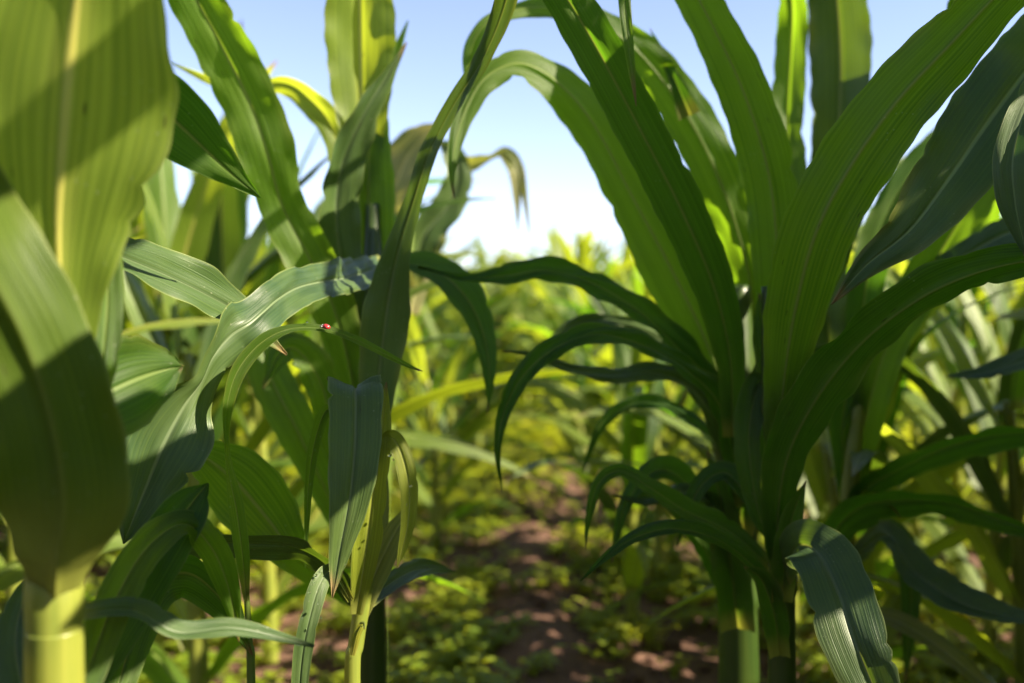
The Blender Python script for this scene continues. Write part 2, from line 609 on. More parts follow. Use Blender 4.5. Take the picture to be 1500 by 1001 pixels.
hero_leaf(A, [(105, 345, .46, 30, -40), (170, 372, .5, 62, -50), (240, 400, .53, 82, -52), (305, 432, .555, 80, -46), (355, 462, .575, 50, -40), (420, 520, .60, 4, -30)], M_BLUE, 0.28, .003)
hero_leaf(A, [(50, 640, .41, 50), (130, 590, .43, 130), (195, 558, .45, 132), (242, 542, .47, 74), (268, 537, .48, 3)], M_DARK, 0.15, .005)
hero_leaf(A, [(84, 1090, .38, 36), (128, 985, .405, 52), (165, 888, .43, 58), (213, 805, .45, 52), (268, 767, .47, 52, -45), (309, 800, .48, 46, -20), (335, 862, .49, 34), (350, 940, .5, 2)], M_LEAF, 0.2)
hero_leaf(A, [(100, 900, .40, 24, -40), (195, 893, .43, 40, -48), (260, 925, .44, 58, -52), (340, 921, .45, 56, -58), (410, 934, .46, 34, -60), (460, 947, .47, 2, -60)], M_BLUE, 0.25)
hero_leaf(A, [(90, 1060, .42, 50), (180, 900, .465, 80), (232, 810, .47, 84), (275, 745, .48, 62), (305, 708, .49, 3)], M_DARK, 0.3, .004)
hero_leaf(A, [(150, 1080, .46, 40), (215, 880, .50, 70), (270, 840, .51, 75, 20), (325, 880, .52, 50, 20), (370, 960, .53, 2)], M_DARK, 0.3, .004)
hero_leaf(A, [(60, 1120, .40, 40), (24, 960, .42, 62), (34, 880, .44, 40), (60, 830, .45, 2)], M_BLUE, 0.25)

# --- plant B: left of centre behind the ladybird leaf
B = plant(545, 1000, .86, 'tall corn plant left of centre, long front leaf looping forward', 'corn plants in the foreground')
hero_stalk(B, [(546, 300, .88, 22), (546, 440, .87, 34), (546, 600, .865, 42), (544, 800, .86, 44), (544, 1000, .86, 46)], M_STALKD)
hero_leaf(B, [(528, 640, .85, 37), (512, 540, .85, 53), (488, 450, .84, 67), (450, 372, .83, 74), (413, 300, .82, 67), (392, 225, .80, 83), (368, 155, .79, 85), (325, 68, .77, 82),
              (288, 0, .75, 77), (240, -90, .72, 64), (170, -180, .69, 40), (90, -230, .67, 2)], M_LEAF, 0.18, .004)
hero_leaf(B, [(540, 440, .90, 36), (535, 300, .9, 56), (531, 190, .9, 84), (528, 90, .9, 116), (527, 0, .89, 116), (524, -100, .88, 90), (520, -220, .86, 50), (515, -320, .84, 2)], M_YELL, 0.65, .004)
hero_leaf(B, [(524, 500, .87, 44), (504, 400, .86, 62), (493, 320, .85, 68, 20), (502, 240, .84, 62, 35), (535, 165, .83, 50, 40), (565, 115, .83, 28, 30), (596, 62, .83, 2, 30)], M_BLUE, 0.35, .004)
hero_leaf(B, [(552, 560, .88, 40), (545, 420, .88, 62), (540, 300, .885, 80), (541, 220, .89, 66), (548, 150, .90, 40), (575, 90, .91, 20), (598, 30, .91, 2)], M_LEAF, 0.3, .004)
hero_leaf(B, [(546, 640, .73, 34), (556, 540, .73, 62), (566, 460, .725, 70), (576, 400, .72, 54, -10), (588, 350, .71, 38, -20), (604, 300, .70, 32, -30), (628, 225, .68, 30, -35), (662, 158, .66, 28, -35),
              (706, 88, .64, 26, -25), (738, 12, .62, 34, -15), (752, -60, .6, 26, 0), (744, -140, .58, 2)], M_BLUE, 0.18, .002)
hero_leaf(B, [(550, 430, .86, 30, -30), (590, 388, .85, 40, -50), (645, 400, .84, 54, -40), (688, 442, .83, 48, -20), (711, 500, .82, 34), (717, 560, .81, 16), (714, 606, .81, 1)], M_DARK, 0.3, .004)
hero_leaf(B, [(535, 420, .94, 22), (508, 260, .95, 40), (488, 190, .95, 42), (455, 147, .95, 42, -30), (415, 122, .95, 38, -45), (340, 128, .95, 24, -40), (250, 92, .95, 3, -40)], M_YELL, 0.3, .003)
# the long leaf that loops towards the lens and hangs down
hero_leaf(B, [(566, 384, .84, 32, 30), (545, 395, .79, 41, 50), (515, 405, .73, 53, 62), (480, 411, .67, 58, 50), (440, 420, .62, 62, 20), (410, 437, .585, 64, -12), (388, 455, .567, 68, 22), (366, 474, .555, 79, 12),
              (340, 492, .548, 86, -20), (314, 524, .54, 68, -42), (296, 560, .536, 58, -44), (268, 600, .53, 111, -18), (238, 655, .524, 133, 4), (213, 715, .52, 92, 8), (192, 768, .515, 39), (181, 797, .512, 2)],
          M_BLUE, 0.26, .006, label='long folded leaf curling forward and hanging down')
hero_leaf(B, [(520, 880, .78, 24), (440, 820, .70, 50), (392, 760, .69, 96), (345, 705, .68, 108), (300, 670, .67, 60), (250, 645, .66, 2)], M_LEAF, 0.25, .005)
hero_leaf(B, [(535, 900, .8, 20, -40), (485, 836, .62, 34, -55), (430, 802, .585, 58, -58), (360, 796, .57, 60, -58), (290, 802, .56, 44, -55), (225, 830, .55, 2, -50)], M_BLUE, 0.25, .003)
hero_leaf(B, [(532, 760, .84, 24), (490, 640, .82, 44), (470, 560, .81, 60, 20), (436, 512, .80, 56, 30), (408, 520, .79, 40, 30), (385, 570, .78, 2)], M_LEAF, 0.3, .006)
hero_leaf(B, [(525, 820, .86, 24), (440, 640, .85, 60), (400, 560, .86, 64), (380, 500, .87, 40), (350, 470, .88, 2)], M_LEAF, 0.3, .004)

# --- grass shoot that carries the ladybird
p = P(368, 1000, .535)
GS = thing('grass_shoot', (p.x, p.y, ground_z(p.x, p.y)), 'single slender grass shoot whose arching narrow blade carries the red ladybird', 'grass')
hero_stalk(GS, [(361, 862, .532, 8), (365, 940, .534, 11), (368, 1010, .535, 13)], M_STALK, node=0.2)
LADY = [(361, 880, .531, 8), (356, 820, .53, 20), (347, 750, .53, 25), (337, 700, .53, 19, 40), (331, 655, .53, 16, 62), (332, 600, .53, 21, 45), (348, 545, .532, 25, 20), (382, 503, .537, 23, 10),
        (424, 482, .543, 13, -20), (474, 482, .55, 13, -40), (520, 497, .55, 13, -25), (570, 522, .55, 10, -15), (600, 537, .55, 6, -10), (619, 544, .55, 1, -10)]
hero_leaf(GS, LADY, M_LEAF, 0.3, .0008, name='blade')

# --- plant S: small plant in focus at the bottom
S = plant(520, 1000, .615, 'small sharp corn plant at the bottom with a folded drooping leaf', 'corn plants in the foreground')
hero_stalk(S, [(548, 740, .625, 12), (536, 850, .62, 24), (522, 940, .617, 24), (516, 1010, .615, 24)], M_STALKY, node=0.08)
hero_leaf(S, [(545, 740, .655, 20), (530, 640, .645, 44), (524, 585, .63, 64, 0, 1.5), (521, 566, .612, 82, 0, 2.6), (521, 577, .596, 84, 0, 2.2), (521, 610, .588, 80, 0, 1.2), (519, 665, .577, 76), (511, 740, .57, 58), (497, 812, .565, 32), (487, 876, .56, 2)],
          M_BLUE, -0.17, .002, label='blue green leaf folded over and hanging with its tip down')
hero_leaf(S, [(548, 760, .62, 12), (556, 672, .62, 20), (572, 642, .617, 24), (588, 664, .613, 28), (599, 712, .609, 28), (598, 764, .605, 22), (589, 806, .602, 12), (582, 830, .6, 1)], M_LEMON, 0.2, .001)
hero_leaf(S, [(528, 900, .62, 26), (548, 845, .625, 38), (572, 793, .63, 38), (593, 757, .64, 22), (610, 735, .645, 2)], M_PALE, 0.3, .003)
hero_leaf(S, [(522, 900, .61, 20), (537, 800, .612, 44), (549, 705, .615, 42), (560, 622, .62, 28), (566, 560, .63, 2)], M_LEMON, 0.4, .002)
hero_leaf(S, [(530, 860, .63, 20), (552, 780, .64, 30), (558, 700, .645, 22), (556, 640, .65, 2)], M_PALE, 0.3, .002)
hero_leaf(S, [(528, 760, .63, 8), (500, 630, .61, 13), (480, 600, .60, 17), (463, 640, .6, 19), (453, 700, .6, 14), (449, 780, .6, 7), (447, 832, .6, 1)], M_LEAF, 0.3, .001)
hero_leaf(S, [(514, 880, .6, 10), (490, 838, .575, 20, -20), (470, 852, .56, 29, -10), (453, 908, .55, 29), (442, 970, .545, 27), (438, 1040, .54, 20), (442, 1120, .535, 2)], M_BLUE, 0.2, .0015, label='narrow arched leaf beaded with dew')
hero_leaf(S, [(532, 890, .62, 18), (575, 852, .66, 30, -20), (620, 832, .7, 28, -40), (668, 838, .73, 2, -40)], M_BLUE, 0.3, .003)
hero_leaf(S, [(516, 960, .61, 8), (523, 930, .60, 12), (531, 915, .595, 10), (534, 922, .59, 1)], M_PALE, 0.3, .001)

# --- plant C: the big one right of centre (two stalks close together: C in front, H behind)
C_ = plant(1145, 1000, .72, 'large corn plant right of centre, broad striped leaf sweeping to the top right', 'corn plants in the foreground')
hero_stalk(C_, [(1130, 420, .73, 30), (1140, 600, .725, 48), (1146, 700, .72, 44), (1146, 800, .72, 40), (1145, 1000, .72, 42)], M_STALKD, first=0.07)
hero_leaf(C_, [(1138, 700, .705, 32), (1144, 610, .70, 50), (1152, 530, .685, 69), (1168, 440, .66, 93), (1196, 340, .63, 104), (1244, 248, .61, 109), (1312, 152, .59, 107), (1392, 66, .57, 96), (1472, -18, .55, 78),
               (1560, -90, .53, 56), (1650, -120, .52, 24), (1700, -110, .51, 2)], M_LEAF, -0.14, .004, label='broad striped leaf with small brown marks')
hero_leaf(C_, [(1142, 640, .78, 32), (1136, 500, .77, 51), (1138, 370, .76, 74), (1126, 255, .75, 78), (1092, 142, .74, 75), (1050, 50, .73, 67), (1005, -30, .72, 58), (940, -110, .7, 32), (890, -140, .69, 2)], M_LEAF, -0.2, .004)
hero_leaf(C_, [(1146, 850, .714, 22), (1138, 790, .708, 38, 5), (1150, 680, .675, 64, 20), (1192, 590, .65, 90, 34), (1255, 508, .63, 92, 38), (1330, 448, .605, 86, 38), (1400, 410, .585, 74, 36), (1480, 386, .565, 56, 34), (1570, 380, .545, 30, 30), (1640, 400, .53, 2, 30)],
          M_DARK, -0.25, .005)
hero_leaf(C_, [(1150, 470, .80, 30), (1166, 330, .90, 44), (1153, 190, .97, 50), (1158, 80, .98, 48), (1160, 0, .96, 42), (1142, -120, .90, 36), (1060, -225, .80, 30), (965, -235, .72, 26), (917, -140, .66, 22), (914, -20, .63, 20),
               (922, 75, .62, 15), (932, 156, .62, 1)], M_LEAF, 0.3, .002)
hero_leaf(C_, [(1143, 850, .705, 30, -30), (1168, 800, .67, 70, -62), (1200, 812, .625, 92, -44), (1228, 868, .59, 98, -14), (1250, 935, .57, 96, 0), (1278, 1005, .56, 84), (1312, 1080, .55, 50), (1340, 1140, .54, 2)],
          M_BLUE, 0.2, .0015, label='drooping leaf at the bottom with a sunlit tip')
hero_leaf(C_, [(1136, 840, .735, 19, 30), (1075, 782, .74, 36, 45), (1005, 748, .73, 37, 40), (952, 714, .72, 28, 30), (908, 690, .72, 22, 30), (876, 710, .71, 18), (861, 765, .71, 9), (858, 805, .71, 1)], M_DARK, 0.3, .004)
hero_leaf(C_, [(1138, 860, .715, 16, 30), (1065, 798, .70, 33, 45), (992, 774, .68, 36, 48), (932, 787, .67, 28, 40), (884, 820, .66, 13, 30), (850, 852, .655, 1, 30)], M_DARK, 0.3, .004)
hero_leaf(C_, [(1120, 620, .74, 34), (1112, 560, .74, 40), (1096, 640, .735, 44, 30), (1108, 740, .73, 34, 30), (1130, 800, .73, 2)], M_DARK, 0.3, .003)
hero_leaf(C_, [(1134, 640, .745, 30), (1128, 560, .745, 36), (1118, 490, .75, 34), (1112, 430, .76, 2)], M_LEAF, 0.4, .002)

hero_leaf(C_, [(1140, 800, .75, 24, 20), (1090, 720, .76, 34, 30), (1058, 692, .77, 36, 35), (1020, 722, .77, 28, 20), (992, 800, .77, 2)], M_DARK, 0.35, .004)
hero_leaf(C_, [(1146, 880, .70, 34), (1150, 820, .695, 44), (1160, 760, .69, 38), (1180, 705, .68, 2)], M_DARK, 0.6, .003)
hero_leaf(C_, [(1142, 960, .705, 34), (1134, 900, .70, 44), (1116, 850, .695, 36, 20), (1090, 830, .69, 2)], M_DARK, 0.6, .003)
hero_leaf(C_, [(1148, 700, .715, 36), (1158, 620, .71, 50), (1180, 560, .70, 50, -20), (1215, 520, .69, 38, -20), (1250, 540, .68, 2)], M_DARK, 0.4, .004)
H = plant(1080, 1000, .86, 'dark shaded corn plant with a thick stalk, its long leaves arching left over the gap', 'corn plants in the foreground')
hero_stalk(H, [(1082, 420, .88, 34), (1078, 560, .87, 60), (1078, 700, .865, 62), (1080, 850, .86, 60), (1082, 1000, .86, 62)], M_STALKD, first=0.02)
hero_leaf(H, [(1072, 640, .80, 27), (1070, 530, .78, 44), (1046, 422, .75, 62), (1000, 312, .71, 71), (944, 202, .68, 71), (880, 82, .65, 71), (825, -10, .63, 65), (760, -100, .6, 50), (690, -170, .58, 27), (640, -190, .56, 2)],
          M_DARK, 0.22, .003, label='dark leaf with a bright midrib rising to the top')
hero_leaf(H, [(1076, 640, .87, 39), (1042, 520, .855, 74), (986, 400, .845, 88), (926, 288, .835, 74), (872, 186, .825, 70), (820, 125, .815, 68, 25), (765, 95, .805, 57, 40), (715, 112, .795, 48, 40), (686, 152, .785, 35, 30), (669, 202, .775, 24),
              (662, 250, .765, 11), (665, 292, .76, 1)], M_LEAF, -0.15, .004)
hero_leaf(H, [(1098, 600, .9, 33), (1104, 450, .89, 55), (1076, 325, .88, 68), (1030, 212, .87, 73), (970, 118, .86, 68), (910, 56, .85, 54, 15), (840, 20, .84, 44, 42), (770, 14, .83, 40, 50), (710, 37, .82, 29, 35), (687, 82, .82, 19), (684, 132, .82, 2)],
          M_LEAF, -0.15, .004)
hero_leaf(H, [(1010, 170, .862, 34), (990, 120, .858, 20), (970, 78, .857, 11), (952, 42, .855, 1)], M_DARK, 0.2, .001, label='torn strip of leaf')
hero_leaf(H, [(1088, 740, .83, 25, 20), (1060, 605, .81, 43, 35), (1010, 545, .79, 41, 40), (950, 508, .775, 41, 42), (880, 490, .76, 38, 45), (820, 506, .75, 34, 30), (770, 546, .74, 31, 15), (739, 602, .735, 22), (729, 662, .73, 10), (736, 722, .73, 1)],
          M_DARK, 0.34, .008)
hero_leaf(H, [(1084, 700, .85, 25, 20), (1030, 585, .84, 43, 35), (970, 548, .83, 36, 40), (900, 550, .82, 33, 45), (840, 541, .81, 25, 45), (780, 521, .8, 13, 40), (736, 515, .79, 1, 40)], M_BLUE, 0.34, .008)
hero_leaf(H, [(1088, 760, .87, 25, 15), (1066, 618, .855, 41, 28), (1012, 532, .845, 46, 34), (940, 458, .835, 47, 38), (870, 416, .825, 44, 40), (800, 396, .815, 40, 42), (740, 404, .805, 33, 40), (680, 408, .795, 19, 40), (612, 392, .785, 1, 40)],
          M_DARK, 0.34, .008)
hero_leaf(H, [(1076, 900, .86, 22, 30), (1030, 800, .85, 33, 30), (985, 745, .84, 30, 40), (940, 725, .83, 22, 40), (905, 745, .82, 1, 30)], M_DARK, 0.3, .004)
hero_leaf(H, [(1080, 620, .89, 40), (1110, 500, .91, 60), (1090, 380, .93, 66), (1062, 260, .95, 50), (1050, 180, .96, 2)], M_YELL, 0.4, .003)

hero_leaf(H, [(1084, 860, .84, 26, 30), (1040, 762, .83, 40, 38), (1000, 702, .82, 42, 42), (958, 690, .81, 34, 40), (916, 740, .8, 24, 30), (896, 825, .8, 2)], M_DARK, 0.3, .005)
hero_leaf(H, [(1080, 920, .835, 56), (1070, 820, .83, 64), (1056, 735, .825, 44), (1036, 660, .82, 2)], M_DARK, 0.6, .004)
hero_leaf(H, [(1082, 780, .835, 50), (1092, 680, .83, 60), (1100, 600, .825, 44), (1108, 530, .82, 2)], M_DARK, 0.6, .004)

hero_leaf(H, [(1085, 690, .87, 24, 20), (1040, 640, .90, 28, 40), (985, 602, .92, 28, 48), (930, 592, .93, 24, 42), (882, 622, .94, 16, 20), (852, 695, .94, 2)], M_DARK, 0.35, .008)
hero_leaf(H, [(1080, 660, .87, 22, 10), (1030, 566, .88, 30, 38), (972, 508, .89, 28, 50), (902, 474, .90, 26, 48), (832, 482, .90, 20, 40), (782, 536, .90, 2)], M_BLUE, 0.35, .009)
hero_leaf(H, [(1086, 800, .85, 20, 30), (1050, 742, .83, 28, 42), (1000, 720, .81, 28, 50), (950, 736, .80, 22, 50), (898, 726, .79, 2, 40)], M_BLUE, 0.35, .007)

# --- plant E: behind C on its right
E = plant(1240, 1000, .95, 'slim corn plant just right of the big one, lower leaves spreading right', 'corn plants in the foreground')
hero_stalk(E, [(1262, 560, .955, 18), (1246, 700, .95, 26), (1240, 820, .95, 25), (1238, 1000, .95, 27)], M_STALKY, first=0.04)
hero_leaf(E, [(1242, 760, .95, 26), (1262, 640, .95, 50), (1298, 510, .94, 58), (1348, 420, .93, 64), (1400, 332, .92, 66), (1450, 260, .91, 58), (1505, 205, .9, 48), (1570, 150, .89, 30), (1620, 130, .88, 2)], M_LEAF, 0.3, .004)
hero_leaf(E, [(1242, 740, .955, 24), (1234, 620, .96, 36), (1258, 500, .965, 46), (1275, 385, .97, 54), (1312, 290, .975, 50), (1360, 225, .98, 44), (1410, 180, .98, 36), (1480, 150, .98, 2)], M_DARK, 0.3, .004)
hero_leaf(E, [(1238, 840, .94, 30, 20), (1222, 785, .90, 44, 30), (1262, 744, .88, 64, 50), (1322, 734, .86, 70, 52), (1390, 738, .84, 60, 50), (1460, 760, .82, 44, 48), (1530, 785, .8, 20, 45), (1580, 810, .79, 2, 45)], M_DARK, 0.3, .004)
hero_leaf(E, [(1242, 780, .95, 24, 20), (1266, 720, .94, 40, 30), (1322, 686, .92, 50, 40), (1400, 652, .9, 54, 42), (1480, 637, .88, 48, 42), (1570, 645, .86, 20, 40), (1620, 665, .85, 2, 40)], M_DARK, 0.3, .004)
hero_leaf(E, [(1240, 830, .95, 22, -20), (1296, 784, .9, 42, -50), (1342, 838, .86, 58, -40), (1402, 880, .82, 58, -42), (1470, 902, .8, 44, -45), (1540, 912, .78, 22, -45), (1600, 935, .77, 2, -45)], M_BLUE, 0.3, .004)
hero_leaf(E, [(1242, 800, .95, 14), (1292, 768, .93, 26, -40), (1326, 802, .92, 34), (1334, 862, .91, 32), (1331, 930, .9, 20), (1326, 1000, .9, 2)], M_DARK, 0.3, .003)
hero_leaf(E, [(1238, 960, .94, 18, -30), (1280, 905, .9, 30, -40), (1340, 925, .88, 36, -35), (1400, 968, .86, 34, -30), (1452, 1012, .85, 20, -30), (1510, 1070, .84, 2, -30)], M_PALE, 0.3, .003)
hero_leaf(E, [(1245, 700, .98, 24), (1220, 560, 1.0, 50), (1212, 400, 1.01, 66), (1222, 290, 1.01, 80), (1229, 190, 1.01, 92), (1231, 90, 1.01, 100), (1226, 0, 1.0, 96), (1215, -100, .98, 60), (1200, -180, .96, 2)], M_BLUE, 0.6, .003)

# --- plant G: beyond the right edge, only its leaves reach in
G = plant(1640, 1000, .70, 'corn plant standing beyond the right edge, only its dark waxy upper leaves reaching in', 'corn plants in the foreground')
hero_stalk(G, [(1640, 100, .70, 30), (1640, 500, .70, 42), (1640, 1000, .70, 46)], M_STALK)
hero_leaf(G, [(1640, 60, .68, 50), (1590, 10, .65, 80), (1520, 84, .62, 118), (1450, 176, .61, 126), (1390, 262, .6, 108), (1332, 338, .6, 74), (1270, 388, .61, 38), (1218, 446, .62, 2)], M_WAX, 0.2, .004, label='dark waxy leaf with a pale midrib')
hero_leaf(G, [(1640, 40, .60, 30), (1560, 70, .57, 40), (1508, 150, .555, 46), (1484, 228, .55, 54), (1487, 298, .55, 48), (1498, 350, .55, 22), (1504, 380, .55, 2)], M_WAX, 0.25, .003)
hero_leaf(G, [(1640, 540, .8, 30, 20), (1570, 510, .88, 44, 40), (1500, 528, .9, 44, 45), (1440, 546, .92, 30, 45), (1385, 552, .94, 2, 45)], M_WAX, 0.3, .003)
hero_leaf(G, [(1640, 420, .74, 30, 20), (1560, 330, .8, 50, 30), (1480, 340, .86, 54, 30), (1420, 370, .9, 44, 30), (1350, 410, .94, 30, 30), (1290, 470, .98, 2)], M_WAX, 0.3, .003)
hero_leaf(G, [(1640, 160, .72, 40), (1670, -80, .72, 90), (1560, -260, .68, 100), (1420, -300, .64, 80), (1300, -240, .6, 2)], M_LEAF, 0.25, .003)
hero_leaf(G, [(1640, 300, .70, 40), (1700, 60, .66, 80), (1820, -60, .60, 90), (1950, 0, .54, 2)], M_LEAF, 0.25, .003)

# unseen leaves added to C and G above the picture, placed to cast shade
def shade_leaf(pl, pts, mat):
    q = catmull(pts, 10)
    cs = [Vector(x[:3]) for x in q]
    ss = []
    for i in range(len(cs)):
        T = (cs[min(i + 1, len(cs) - 1)] - cs[max(i - 1, 0)]).normalized()
        ss.append(T.cross(sv + Vector((0, 0, .5))).normalized())
    SEED[0] += 1
    v, f, uv = ribbon(cs, ss, [max(x[3], .0004) for x in q], .12, .004, SEED[0])
    return mesh_obj('leaf', v, f, mat, pl, uv, base=pl.location)


def behind(*pp):
    return [(*P(px, py, d), w_) for px, py, d, w_ in pp]


shade_leaf(C_, behind((1165, 560, .735, .02), (1190, 430, .745, .035), (1250, 280, .76, .035), (1325, 150, .77, .035), (1400, 50, .77, .04), (1450, -70, .76, .05))
         + [(.33, .68, .87, .06), (.25, .56, .815, .065), (.19, .47, .735, .05), (.165, .38, .735, .065), (.14, .24, .735, .06), (.125, .15, .70, .05), (.11, .07, .66, .002)], M_LEAF)
shade_leaf(C_, behind((1160, 580, .735, .02), (1185, 440, .742, .03), (1240, 300, .755, .03), (1310, 170, .765, .03), (1380, 70, .765, .035), (1425, -50, .75, .04))
         + [(.31, .65, .80, .05), (.25, .55, .765, .06), (.20, .44, .715, .065), (.175, .36, .70, .05), (.16, .30, .69, .03), (.15, .26, .685, .002)], M_LEAF)

shade_leaf(C_, behind((1170, 540, .735, .02), (1195, 420, .75, .03), (1260, 270, .765, .03), (1335, 140, .775, .03), (1410, 30, .775, .03), (1455, -80, .77, .03))
         + [(.34, .66, .95, .04), (.26, .53, .985, .03), (.19, .38, .915, .028), (.13, .27, .85, .028), (.08, .16, .80, .022), (.05, .08, .76, .002)], M_LEAF)
shade_leaf(G, [(.427, .70, .70, .03), (.432, .65, .78, .07), (.43, .59, .82, .11), (.425, .53, .83, .11), (.42, .48, .82, .07), (.415, .45, .80, .002)], M_LEAF)
shade_leaf(G, [(.427, .70, .76, .03), (.435, .65, .86, .07), (.435, .59, .90, .10), (.43, .54, .905, .09), (.425, .50, .89, .002)], M_LEAF)

# --- plant M: sunlit one further back with a ragged drooping leaf against the sky
Mp = plant(552, 1000, 1.28, 'sunlit corn plant with pale ragged leaf tips drooping against the sky', 'corn plants in the foreground')
hero_stalk(Mp, [(600, 330, 1.3, 16), (588, 440, 1.29, 22), (566, 620, 1.28, 26), (554, 800, 1.28, 27), (552, 1000, 1.28, 28)], M_STALK)
hero_leaf(Mp, [(598, 430, 1.28, 30), (566, 330, 1.26, 40), (574, 280, 1.25, 60), (592, 236, 1.24, 64), (617, 203, 1.23, 44), (650, 180, 1.22, 2)], M_PALE, 0.2, .004)
hero_leaf(Mp, [(602, 420, 1.3, 30), (622, 345, 1.3, 46), (655, 304, 1.3, 50), (672, 262, 1.3, 42), (662, 225, 1.3, 32), (640, 205, 1.3, 2)], M_BLUE, 0.3, .004)
hero_leaf(Mp, [(606, 460, 1.32, 16), (650, 320, 1.34, 26), (672, 252, 1.34, 28), (698, 238, 1.33, 23), (720, 230, 1.32, 9), (742, 222, 1.31, 14), (760, 245, 1.3, 16), (769, 292, 1.3, 9), (776, 345, 1.3, 2)], M_PALE, 0.3, .004)
hero_leaf(Mp, [(735, 226, 1.315, 10), (752, 250, 1.31, 18), (757, 290, 1.31, 12), (759, 340, 1.31, 2)], M_PALE, 0.3, .002, label='ragged torn leaf strip')
hero_leaf(Mp, [(602, 560, 1.28, 24), (560, 470, 1.25, 44), (520, 440, 1.22, 44), (470, 470, 1.2, 2)], M_FIELD, 0.3, .004)


# ------------------------------------------------------------------ field plants: six kinds, copied along the rows
def corn_leaf_data(rg, zb, phi, th0, bend, L, W, low, r0):
    n = 9 if low else 22
    cs, ss, ws = [], [], []
    p = Vector((math.cos(phi) * r0, math.sin(phi) * r0, zb))
    tw = rg.uniform(-0.7, 0.7)
    dphi = rg.uniform(-0.5, 0.5)
    pw = rg.uniform(1.1, 1.9)
    for i in range(n + 1):
        s = i / n
        th = th0 + bend * s ** pw
        ph = phi + dphi * s
        d = Vector((math.cos(ph) * math.sin(th), math.sin(ph) * math.sin(th), math.cos(th)))
        if i:
            p = p + d * (L / n)
        cs.append(p.copy())
        q = Vector((-math.sin(ph), math.cos(ph), 0))
        ss.append(q * math.cos(tw * s) + d.cross(q) * math.sin(tw * s))
        ws.append(W * min(1.0, 0.55 + 1.6 * s) * max(0.0, 1 - s ** 2.1) ** 0.85)
    return ribbon(cs, ss, ws, 0.30, 0.004 if not low else 0.003, rg.randrange(9999), TS_LOW if low else (-1, -.66, -.3, -.05, .05, .3, .66, 1), not low, 34)


def plant_data(seed, low=False, phi0=None):
    """Returns the stalk and the list of leaves of one field plant about 0.9 m tall."""
    rg = random.Random(seed)
    H_ = 0.50
    path, rad = [], []
    lean = Vector((rg.uniform(-.04, .04), rg.uniform(-.04, .04), 0))
    ns = 5 if low else 26
    for i in range(ns + 1):
        s = i / ns
        path.append(Vector((0, 0, -0.03)) + Vector((0, 0, H_ + 0.03)) * s + lean * s * s)
        f = (s * 5) % 1
        rad.append((0.0135 - 0.0075 * s ** 1.5) * (1 + (0 if low else 0.12 * math.exp(-((f - .05) / .07) ** 2) - 0.05 * f)))
    stalk = tube_data(path, rad, 5 if low else 10)
    leaves = []
    phi = rg.uniform(0, 6.28)
    jit = 0.5
    if phi0 is not None:
        phi, jit = phi0, 0.25
    n = rg.choice((10, 11, 12))
    for k in range(n):
        s = k / (n - 1)
        phi += math.pi + rg.uniform(-jit, jit)
        zb = 0.06 + (H_ - 0.07) * s
        th0 = R(rg.uniform(30, 52)) * (1 - s) + R(rg.uniform(4, 16)) * s
        bend = R(rg.uniform(60, 110)) * (1 - s) + R(rg.uniform(25, 85)) * s
        L = (0.30 + 0.28 * math.sin(math.pi * min(1, .18 + s * .75))) * rg.uniform(.85, 1.15)
        W = (0.036 + 0.030 * math.sin(math.pi * min(1, .15 + s * .7))) * rg.uniform(.85, 1.15)
        lp = lean * (zb / H_) ** 2
        v, f, uv = corn_leaf_data(rg, zb, phi, th0, bend, L, W, low, 0.006)
        leaves.append(([q + lp for q in v], f, uv))
    return stalk, leaves


FG = 'young corn plants in the field rows'
FLAB = 'blurred young corn plant in the sunlit rows behind the near plants'
KINDS = [31, 47, 53, 68, 72, 85]
protos, flats = [], []


def kind_part(seed, phi0=None):
    st, lv = plant_data(seed, False, phi0)
    t = thing('corn_plant', (0, 0, 0), FLAB, 'corn plant', FG)
    mesh_obj('stalk', st[0], st[1], M_STALKY, t)
    rg = random.Random(seed + 5)
    for v, f, uv in lv:
        mesh_obj('leaf', v, f, rg.choice((M_FIELD, M_FIELD, M_LEAF, M_DARK, M_BLUE, M_YELL)), t, uv)
    return t


def merged(seed, low):
    st, lv = plant_data(seed, low)
    V = list(st[0])
    Fc = [tuple(f) for f in st[1]]
    UV = [(0.3, 0.1, 0.3)] * len(V)
    for v, f, uv in lv:
        o = len(V)
        V += v
        UV += uv
        Fc += [tuple(a + o for a in q) for q in f]
    return V, Fc, UV


used = set()


def put_part(kind, x, y, rz, s, label=None, group=None):
    if kind >= len(protos):
        raise IndexError
    t = protos[kind]
    if kind in used:
        c = t.copy()
        COL.objects.link(c)
        for ch in t.children:
            q = ch.copy()
            COL.objects.link(q)
            q.parent = c
        t = c
    used.add(kind)
    t.location = (x, y, ground_z(x, y))
    t.rotation_euler = (0, 0, rz)
    t.scale = (s, s, s)
    t['label'] = label or FLAB
    t['group'] = group or FG
    return t


for sd_ in KINDS:
    protos.append(kind_part(sd_))

OUT_SEED, RIGHT_DENS = 4, 0.78

# rows
rr = random.Random(5)
spots = []
ROWX = [-0.22 - 0.47 * k for k in range(0, 62)] + [0.26 + 0.47 * k for k in range(0, 62)]
for rx in ROWX:
    y = 0.55 + rr.uniform(0, .3)
    while y < 36:
        x = rx + rr.uniform(-.06, .06) + (y * 0.012)
        step = 0.25 if y < 11 else 0.42
        if noise.noise(Vector((rx * 0.9, y * 0.7, 5.5))) > -0.42 and rr.random() < 0.93 and abs(x) < y * 0.56 + 0.35:
            spots.append((x, y))
        y += step * rr.uniform(.8, 1.25)
for i in range(34):                            # extra plants added right of the gap to shade its ground
    spots.append((0.28 + 0.34 * rr.random(), 1.05 + 1.7 * rr.random()))
spots.sort(key=lambda q: q[1] ** 2 + q[0] ** 2)


